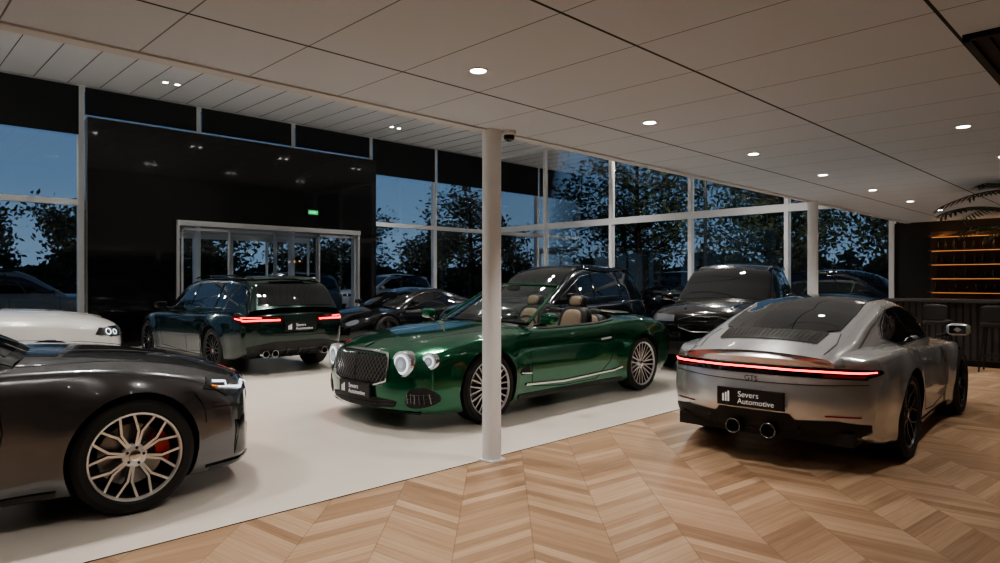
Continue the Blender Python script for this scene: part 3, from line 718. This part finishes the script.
cr.color_ramp.elements[1].position=.95; cr.color_ramp.elements[1].color=(.58,.42,.285,1)
e=cr.color_ramp.elements.new(.5); e.color=(.40,.26,.16,1)
f1=k.m('FRACT',k.m('DIVIDE',v,PW)); e1=k.m('LESS_THAN',f1,.03); f2=k.m('FRACT',k.m('MULTIPLY',u,2)); e2=k.m('LESS_THAN',f2,.010)
ed=k.m('MAXIMUM',e1,e2); mx=nt.nodes.new('ShaderNodeMix'); mx.data_type='RGBA'; nt.links.new(k.m('MULTIPLY',ed,.55),mx.inputs['Factor'])
nt.links.new(cr.outputs[0],mx.inputs['A']); mx.inputs['B'].default_value=(.08,.04,.02,1); nt.links.new(mx.outputs['Result'],B.inputs['Base Color'])
B.inputs['Roughness'].default_value=.34
m_ceil,nt,B=nodes_mat('ceiling_tiles'); k=NT(nt); g=nt.nodes.new('ShaderNodeNewGeometry'); sp=nt.nodes.new('ShaderNodeSeparateXYZ'); nt.links.new(g.outputs['Position'],sp.inputs[0])
fx=k.m('FRACT',k.m('DIVIDE',k.m('ADD',sp.outputs[0],12.0-1.12),.6)); fy=k.m('FRACT',k.m('DIVIDE',k.m('ADD',sp.outputs[1],12-.75),1.2))
lx=k.m('LESS_THAN',fx,.014); ly=k.m('LESS_THAN',fy,.014)
mx=nt.nodes.new('ShaderNodeMix'); mx.data_type='RGBA'; nt.links.new(k.m('MAXIMUM',k.m('MULTIPLY',lx,.7),ly),mx.inputs['Factor'])
mx.inputs['A'].default_value=(.58,.64,.72,1); mx.inputs['B'].default_value=(.03,.03,.03,1); nt.links.new(mx.outputs['Result'],B.inputs['Base Color']); B.inputs['Roughness'].default_value=.85
m_ceilh=mat('ceiling_high_white',(.68,.71,.75),.8)
m_floor,nt,B=nodes_mat('floor_cream'); k=NT(nt); g=nt.nodes.new('ShaderNodeNewGeometry'); n1=nt.nodes.new('ShaderNodeTexNoise'); n1.inputs['Scale'].default_value=1.6; n1.inputs['Detail'].default_value=8
nt.links.new(g.outputs['Position'],n1.inputs['Vector']); cr=nt.nodes.new('ShaderNodeValToRGB'); nt.links.new(n1.outputs['Fac'],cr.inputs[0])
cr.color_ramp.elements[0].color=(.69,.635,.565,1); cr.color_ramp.elements[1].color=(.79,.735,.665,1); nt.links.new(cr.outputs[0],B.inputs['Base Color']); B.inputs['Roughness'].default_value=.26

m_white=mat('frame_white',(.82,.85,.88),.4)
m_wallw=mat('wall_white',(.62,.62,.62),.8,bump=.05,bscale=80)
m_walld=mat('wall_dark',(.025,.024,.023),.7,bump=.1,bscale=20)
m_blackp=mat('black_panel_gloss',(.006,.006,.007),.06,0,.3)
m_blind=mat('roller_blind',(.02,.022,.026),.8)
M_pane=glassmat('window_glass',(.88,.94,.98),1.5,1.6)
def plane(name,pts,m,parent=None):
    q=MB(); q.add(pts,[(0,1,2,3)],0,False); return q.build(name,[m],parent)
simplebox('floor',(X0,YS,-.1),(XW,YW,0),m_floor)
simplebox('floor_wood',(X0,Y0,-.1),(XW,YS,0.0),m_wood)
simplebox('trim_1',(X0,YS-.006,-.05),(XW,YS+.006,.002),M_dkchrome)
simplebox('ceiling_low',(X0,Y0,HL),(XW,YS,HL+.25),m_ceil)
simplebox('ceiling',(X0,YS,HH),(XW+.2,YW+.2,HH+.2),m_ceilh)
q=MB()
for i in range(40): q.box((X0+i*.6,YS+.2,HH-.006),(X0+i*.6+.012,YW,HH-.001))
q.build('ceiling_joints',[M_blackm])
simplebox('wall_mezzanine',(X0,YS-.06,HL-.012),(XW,YS+.04,HH),m_wallw)
simplebox('wall_rear',(X0,Y0-.2,0),(XW,Y0,HL),m_wallw)
simplebox('wall_left',(X0-.2,Y0-.2,0),(X0,YW+.2,HH),m_wallw)
simplebox('wall_right',(XW,Y0-.2,0),(XW+.2,4.2,HL),m_walld)
simplebox('baseboard_right',(XW-.02,Y0,0),(XW,4.2,.08),M_blackm)
for x in (-3.08,3.74,10.54):
    r=empty('column',(x,3.88,0)); q=MB()
    c=chaikin([(-.072,-.072),(.072,-.072),(.072,.072),(-.072,.072)],2)
    n=len(c); vs=[(a,b,0) for a,b in c]+[(a,b,HL) for a,b in c]
    q.add(vs,[(i,(i+1)%n,(i+1)%n+n,i+n) for i in range(n)]+[tuple(range(n))[::-1],tuple(range(n,2*n))]); q.build('shaft',[m_white],r,50)
    q=MB(); q.box((-.08,-.08,0),(.08,.08,.012)); q.build('base_plate',[m_white],r)
posts=[-6.05,-3.62,-1.20,1.23,3.66,6.09,8.52,10.95,13.38]
q=MB()
for x in posts: q.box((x-.055,YW-.06,0),(x+.055,YW+.10,HH))
q.box((XW-.10,YW-.10,0),(XW+.12,YW+.12,HH))
for (a,b) in ((X0,3.66),(10.95,XW)):
    q.box((a,YW-.05,3.07),(b,YW+.09,3.19)); q.box((a,YW-.05,0),(b,YW+.09,.12))
q.box((X0,YW-.05,HH-.10),(XW,YW+.09,HH)); q.box((3.66,YW-.05,4.93),(10.95,YW+.09,5.0))
q.build('window_1',[m_white])
wn_=2
for (a,b) in ((X0,3.66),(10.95,XW)):
    plane('window_%d'%wn_,[(a,YW,0),(b,YW,0),(b,YW,HH),(a,YW,HH)],M_pane); wn_+=1
plane('window_%d'%wn_,[(3.66,YW,4.95),(10.95,YW,4.95),(10.95,YW,HH),(3.66,YW,HH)],M_pane); wn_+=1
for (a,b) in [(X0,3.6)]+[(3.72,6.03),(6.15,8.46),(8.58,10.89),(11.01,13.32),(13.44,XW-.12)]:
    simplebox('roller_blind',(a,YW-.10,4.57 if (a<3 or a>11) else 5.02),(b,YW-.085,HH-.05),m_blind)
q=MB()
for y in (13.95,11.42,8.90,6.40): q.box((XW-.06,y-.05,0),(XW+.10,y+.05,HH))
q.box((XW-.06,4.15,0),(XW+.10,4.25,HH))
q.box((XW-.05,4.2,3.08),(XW+.09,YW,3.26)); q.box((XW-.05,4.2,0),(XW+.09,YW,.12)); q.box((XW-.05,4.2,HH-.1),(XW+.09,YW,HH))
q.build('window_%d'%wn_,[m_white]); wn_+=1
plane('window_%d'%wn_,[(XW,4.2,0),(XW,YW,0),(XW,YW,HH),(XW,4.2,HH)],M_pane); wn_+=1
ydf=YW-.30
q=MB(); q.box((3.72,ydf,0),(5.5,YW-.11,4.93)); q.box((10.4,ydf,0),(10.98,YW-.11,4.93)); q.box((5.5,ydf,2.85),(10.4,YW-.11,4.93)); q.build('wall_entrance',[m_blackp])
q=MB()
q.box((5.5,ydf-.10,2.74),(10.4,ydf+.12,2.86)); q.box((5.5,ydf-.06,0),(5.56,YW,2.74)); q.box((10.34,ydf-.06,0),(10.4,YW,2.74))
for (a,b,y) in ((5.62,6.75,.0),(6.75,7.95,.05),(7.95,9.15,.05),(9.15,10.3,.0)):
    y+=ydf
    q.box((a,y,0),(a+.045,y+.04,2.70));q.box((b-.045,y,0),(b,y+.04,2.70));q.box((a,y,0),(b,y+.04,.10));q.box((a,y,2.64),(b,y+.04,2.70))
r=empty('door_1'); q.build('door_frame',[M_alu],r); q=MB(); q.add([(5.6,ydf+.02,0),(10.3,ydf+.02,0),(10.3,ydf+.02,2.7),(5.6,ydf+.02,2.7)],[(0,1,2,3)],0,False); q.build('door_glass',[M_pane],r)
q=MB(); 
for x in (5.5,6.9,7.95,9.0,10.35): q.box((x,19.0,0),(x+.06,19.06,2.7))
q.box((5.5,19.0,2.62),(10.41,19.06,2.78)); q.box((5.45,YW+.1,2.78),(10.45,19.1,2.86)); q.box((5.5,YW+.1,0),(5.54,19.0,.1)); q.box((10.36,YW+.1,0),(10.4,19.0,.1))
r=empty('door_2'); q.build('vestibule_frame',[M_alu],r)
q=MB(); q.box((5.5,YW+.2,-.05),(10.4,19.0,0)); q.build('vestibule_mat',[mat('entry_mat',(.30,.30,.30),.9)],r)
r=empty('exit_sign',(8.95,ydf-.03,3.28)); q=MB(); q.box((-.16,-.03,-.07),(.16,.03,.07),0); q.box((-.14,-.034,-.055),(.14,-.030,.055),1)
q.box((-.10,-.036,-.012),(.02,-.034,.012),2); q.add([(.02,-.036,-.035),(.09,-.036,0),(.02,-.036,.035)],[(0,1,2)],2,False)
q.build('sign_box',[M_blackm,mat('exit_green',(0,.3,.1),.4,emis=(.02,1,.22),es=.6),mat('exit_white',(.8,.9,.8),.4,emis=(.8,1,.9),es=.6)],r)
r=empty('ceiling_vent',(4.75,.46,HL)); q=MB(); q.box((-.8,-.28,-.03),(.8,-.25,0));q.box((-.8,.25,-.03),(.8,.28,0));q.box((-.8,-.28,-.03),(-.77,.28,0));q.box((.77,-.28,-.03),(.8,.28,0));q.box((-.8,-.28,-.006),(.8,.28,-.001))
for i in range(9): q.box((-.77,-.22+.05*i,-.025),(.77,-.212+.05*i,-.006))
q.build('grille',[M_blackm],r)
r=empty('security_camera',(3.86,3.80,HL)); q=MB(); q.lathe([(0,.055),(.03,.055),(.035,.045)],0,n=24,M=Matrix.Rotation(-math.pi/2,4,'X')); q.sell((0,0,-.045),(.09,.09,.08),2,1); q.build('dome',[m_white,M_black],r)
r=empty('bar_shelf',(XW,2.75,0)); q=MB(); led=mat('led_warm',(1,.6,.3),.4,emis=(1,.42,.14),es=.8); wd=mat('walnut',(.10,.05,.026),.45,bump=.1,bscale=12)
q.box((-.04,-.75,0.9),(-.01,.75,2.45),1)
for z in (1.22,1.50,1.78,2.06,2.34): q.box((-.26,-.75,z),(-.04,.75,z+.025),1); q.box((-.06,-.72,z-.012),(-.045,.72,z-.002),0)
for z in (1.245,1.525,1.805,2.085):
    for i in range(9):
        y=-.66+i*.16+random.uniform(-.03,.03); h=random.uniform(.13,.2); q.lathe([(0,.03),(h*.6,.03),(h*.75,.011),(h,.011),(h,0)],2,n=12,M=Matrix.Translation((-.15,y,z))@Matrix.Rotation(math.pi/2,4,'X'))
q.build('shelves',[led,wd,mat('bottle_glass',(.05,.04,.02),.1,0,1)],r)
for yy in (-.5,0,.5):
    L=bpy.data.lights.new('led','POINT'); L.energy=1.0; L.color=(1,.55,.25); L.shadow_soft_size=.05; o=bpy.data.objects.new('led_lamp',L); COL.objects.link(o); o.parent=r; o.location=(-.32,yy,2.40)
r=empty('bar_counter',(13.9,2.6,0)); q=MB(); q.box((-.30,-1.1,.1),(.28,1.1,1.08),0); q.box((-.36,-1.16,1.08),(.34,1.16,1.13),1); q.box((-.26,-1.05,0),(.24,1.05,.1),2)
for i in range(22): q.box((-.312,-1.08+i*.1,.12),(-.30,-1.05+i*.1,1.07),2)
q.build('counter_body',[mat('counter_grey',(.06,.06,.06),.5),mat('counter_top',(.10,.10,.10),.2),M_blackm],r)
for yy in (2.0,2.8):
    r=empty('bar_stool',(13.1,yy,0)); q=MB(); q.sell((0,0,.76),(.40,.40,.09),4,0); q.sell((-.17,0,.93),(.06,.38,.26),4,0)
    for sx in (-1,1):
        for sy in (-1,1): q.tube([(sx*.14,sy*.14,.73),(sx*.20,sy*.20,.0)],.013,m=1)
    q.tube([(.18,.18,.25),(.18,-.18,.25),(-.18,-.18,.25),(-.18,.18,.25)],.01,closed=True,m=1); q.build('stool_body',[M_leatherd,M_blackm],r)
def palm(loc,h,nl,seed,L=.9):
    rnd=random.Random(seed); r=empty('potted_palm',(loc[0],loc[1],0)); q=MB()
    q.lathe([(0,.0),(0,.17),(.45,.22),(.46,.20),(.40,.19),(.40,0)],0,n=32,M=Matrix.Rotation(math.pi/2,4,'X'))
    for s in range(3):
        a=s*2.1; top=(.12*math.cos(a),.12*math.sin(a),h*(.80+.10*s)); q.tube([(.05*math.cos(a),.05*math.sin(a),.38),(.09*math.cos(a),.09*math.sin(a),h*.4),top],[.025,.02,.015],m=1)
        for i in range(nl):
            th=2*math.pi*i/nl+rnd.uniform(-.2,.2); el=rnd.uniform(.3,.9); ln=L*rnd.uniform(.75,1.1); sp=[]
            for k_ in range(9):
                t=k_/8; d=ln*t; sp.append(Vector((top[0]+d*math.cos(th)*math.cos(el*.6),top[1]+d*math.sin(th)*math.cos(el*.6),min(HL-.05,top[2]+d*math.sin(el)*.5-.35*ln*t*t))))
            q.tube(sp,.004,n=4,m=1)
            for k_ in range(1,9):
                p=sp[k_]; tn=(sp[k_]-sp[k_-1]).normalized(); sd=tn.cross(Vector((0,0,1))).normalized()
                for sg in (1,-1):
                    for o_ in (0,.5):
                        pb=p-tn*(ln/8*o_); tip=pb+sd*sg*.17*ln*(1.15-abs(k_/8-.5))+tn*.10*ln-Vector((0,0,.04)); wv=tn*.014
                        q.add([pb-wv,pb+wv,(pb+tip)/2+wv*1.6,tip,(pb+tip)/2-wv*1.2],[(0,1,2,3,4)],2,False)
    q.build('plant_body',[mat('pot_black',(.02,.02,.02),.4),mat('palm_stem',(.06,.05,.02),.7),mat('palm_leaf',(.014,.035,.012),.5)],r)
palm((10.35,1.30),2.56,8,3,.95)

# ------------------------------------------------------------ lights
m_em=mat('downlight_emit',(1,1,1),.5,emis=(1,.95,.88),es=30)
m_ring=mat('downlight_ring',(.7,.7,.7),.4)
def downlight(x,y,z,pw,ang=110,col=(1,.93,.86),r_=.045):
    r=empty('ceiling_downlight',(x,y,z)); q=MB(); MX=Matrix.Rotation(-math.pi/2,4,'X')
    q.lathe([(.001,r_),(.005,r_),(.006,r_+.014),(0,r_+.016)],1,n=28,M=MX); q.lathe([(.003,0),(.003,r_)],0,n=28,M=MX); q.build('lamp_disc',[m_em,m_ring],r)
    L=bpy.data.lights.new('spot','SPOT'); L.energy=pw; L.color=col; L.spot_size=math.radians(ang); L.spot_blend=.7; L.shadow_soft_size=.05
    o=bpy.data.objects.new('spot',L); COL.objects.link(o); o.parent=r; o.location=(0,0,-.02)
for i in range(-3,7): downlight(2.62+1.79*i,2.83,HL,90 if i>-1 else 55)
for i in range(-3,7):
    if i!=1: downlight(2.70+1.79*i,1.17,HL,66 if i>-1 else 36)
for i in range(-2,6,2): downlight(2.70+1.79*i,-1.8,HL,40)
for x in (-.8,5.0,10.8):
    for d in (-.12,.12): downlight(x+d,15.0,HH,130,100,(1,.95,.9),.05)
for y in (10.9,6.6):
    for x in (-.8,2.1,5.0,7.9,10.8,13.7):
        for d in (-.12,.12): downlight(x+d,y,HH,235,100,(1,.94,.88),.05)
for x in (6.7,9.2): downlight(x,17.8,2.78,60,140,(1,.95,.9),.05)  # made-up lamps, added under the vestibule canopy to brighten the entrance

# ------------------------------------------------------------ exterior
m_asph=mat('asphalt',(.06,.062,.066),.6,bump=.3,bscale=30)
simplebox('ground_outside',(-60,YW+.2,-.2),(80,90,-.03),m_asph); simplebox('ground_outside_right',(XW+.2,-40,-.2),(80,YW+.2,-.03),m_asph)
m_leaf=mat('leaf',(.034,.055,.026),.8); m_bark=mat('bark',(.04,.03,.022),.9)
def tree(loc,h,seed,nl=4200,sp=1.0,lw=1.0):
    rnd=random.Random(seed); r=empty('tree',(loc[0],loc[1],-.05)); q=MB()
    q.tube([(0,0,0),(.05,.03,h*.3),(0,.1,h*.6),(.05,.1,h*.85)],[.16,.13,.09,.03],m=1)
    ends=[]
    for i in range(18):
        a=rnd.uniform(0,6.28); z0=h*rnd.uniform(.25,.7); l=h*rnd.uniform(.16,.34)*sp; e=(l*math.cos(a),l*math.sin(a),z0+l*rnd.uniform(.2,.8))
        q.tube([(0,.05,z0),(e[0]*.5,e[1]*.5,z0+(e[2]-z0)*.4),e],[.05,.035,.01],n=5,m=1); ends+= [e,(e[0]*.6,e[1]*.6,(z0+e[2])/2)]
    ends+=[(0,0,h*.9),(0,0,h*.75)]
    for i in range(nl):
        c=rnd.choice(ends); s_=h*.058
        p=Vector((c[0]+rnd.gauss(0,s_),c[1]+rnd.gauss(0,s_),c[2]+rnd.gauss(0,s_)))
        a=Vector((rnd.gauss(0,1),rnd.gauss(0,1),rnd.gauss(0,1))).normalized(); b=a.orthogonal().normalized(); w=rnd.uniform(.07,.13)*lw
        q.add([p-a*w,p+b*w*.55,p+a*w,p-b*w*.55],[(0,1,2,3)],0,False)
    q.build('tree_body',[m_leaf,m_bark],r)
for i,(x,y,h) in enumerate([(19.5,17.5,6.5),(20.5,13.6,7.2),(22,9.3,6.6),(23,5.2,7.5),(19.5,21.5,6),(28,12,7.5),(26,18,6.5),(30,3,8)]): tree((x,y),h,i+1)
for i,(x,y,h) in enumerate([(-2,38,6.5),(4,42,7),(9,40,6),(14,36,6.5),(19,34,6.5),(24,38,7),(-8,40,7),(24,30,6)]): tree((x,y),h,i+30,3200,1,1.5)
for (a,b) in (((-25,50),(45,50)),((38,-12),(38,40))):
    q=MB(); rnd=random.Random(4)
    for i in range(70):
        t=i/69; x=a[0]+(b[0]-a[0])*t; y=a[1]+(b[1]-a[1])*t; h=rnd.uniform(3.0,5.4)
        for j in range(160):
            th=rnd.uniform(0,6.28); zz=rnd.random(); rr_=1.5*math.sqrt(max(.05,1-zz*zz)); p=Vector((x+rr_*math.cos(th),y+rr_*math.sin(th),zz*h*.6+rnd.gauss(0,.25)))
            A_=Vector((rnd.gauss(0,1),rnd.gauss(0,1),rnd.gauss(0,1))).normalized(); B_=A_.orthogonal().normalized(); w=rnd.uniform(.3,.55)
            q.add([p-A_*w,p+B_*w*.6,p+A_*w,p-B_*w*.6],[(0,1,2,3)],0,False)
    q.build('tree_line',[m_leaf])
def lamp(x,y,h=5.5,c=(1,.88,.72),s=320):
    r=empty('street_lamp',(x,y,-.05)); q=MB(); q.tube([(0,0,0),(0,0,h),(-.25,-.2,h+.15),(-.8,-.6,h+.18)],[.06,.045,.035,.03],m=0); q.sell((-.9,-.68,h+.16),(.5,.3,.10),3,0); q.sell((-.9,-.68,h+.10),(.34,.2,.05),3,1); q.build('lamp_body',[M_blackm,mat('street_emit',(1,1,1),.5,emis=c,es=12)],r)
    L=bpy.data.lights.new('lamp','POINT'); L.energy=s; L.color=c; L.shadow_soft_size=.15; o=bpy.data.objects.new('lamp',L); COL.objects.link(o); o.parent=r; o.location=(-.9,-.68,h-.1)
for (x,y) in ((13.5,27),(-.5,26),(27,26),(19,10.2),(20,3.2)): lamp(x,y)

# ------------------------------------------------------------ world
w=bpy.data.worlds.new('dusk_sky'); SC.world=w; w.use_nodes=True; nt=w.node_tree; bg=nt.nodes['Background']
tc=nt.nodes.new('ShaderNodeTexCoord'); sp=nt.nodes.new('ShaderNodeSeparateXYZ'); cr=nt.nodes.new('ShaderNodeValToRGB')
nt.links.new(tc.outputs['Generated'],sp.inputs[0]); nt.links.new(sp.outputs[2],cr.inputs[0]); nt.links.new(cr.outputs[0],bg.inputs[0])
cr.color_ramp.elements[0].position=0; cr.color_ramp.elements[0].color=(.17,.25,.34,1); cr.color_ramp.elements[1].position=.6; cr.color_ramp.elements[1].color=(.035,.075,.14,1)
e=cr.color_ramp.elements.new(.15); e.color=(.10,.175,.28,1)
bg.inputs[1].default_value=1.0

# ------------------------------------------------------------ camera
cd=bpy.data.cameras.new('camera'); cam=bpy.data.objects.new('camera',cd); COL.objects.link(cam); SC.camera=cam
cam.location=(0,0,1.44); cam.rotation_euler=(math.pi/2,0,math.radians(-44.66)); cd.sensor_width=36; cd.lens=24.01; cd.clip_end=300
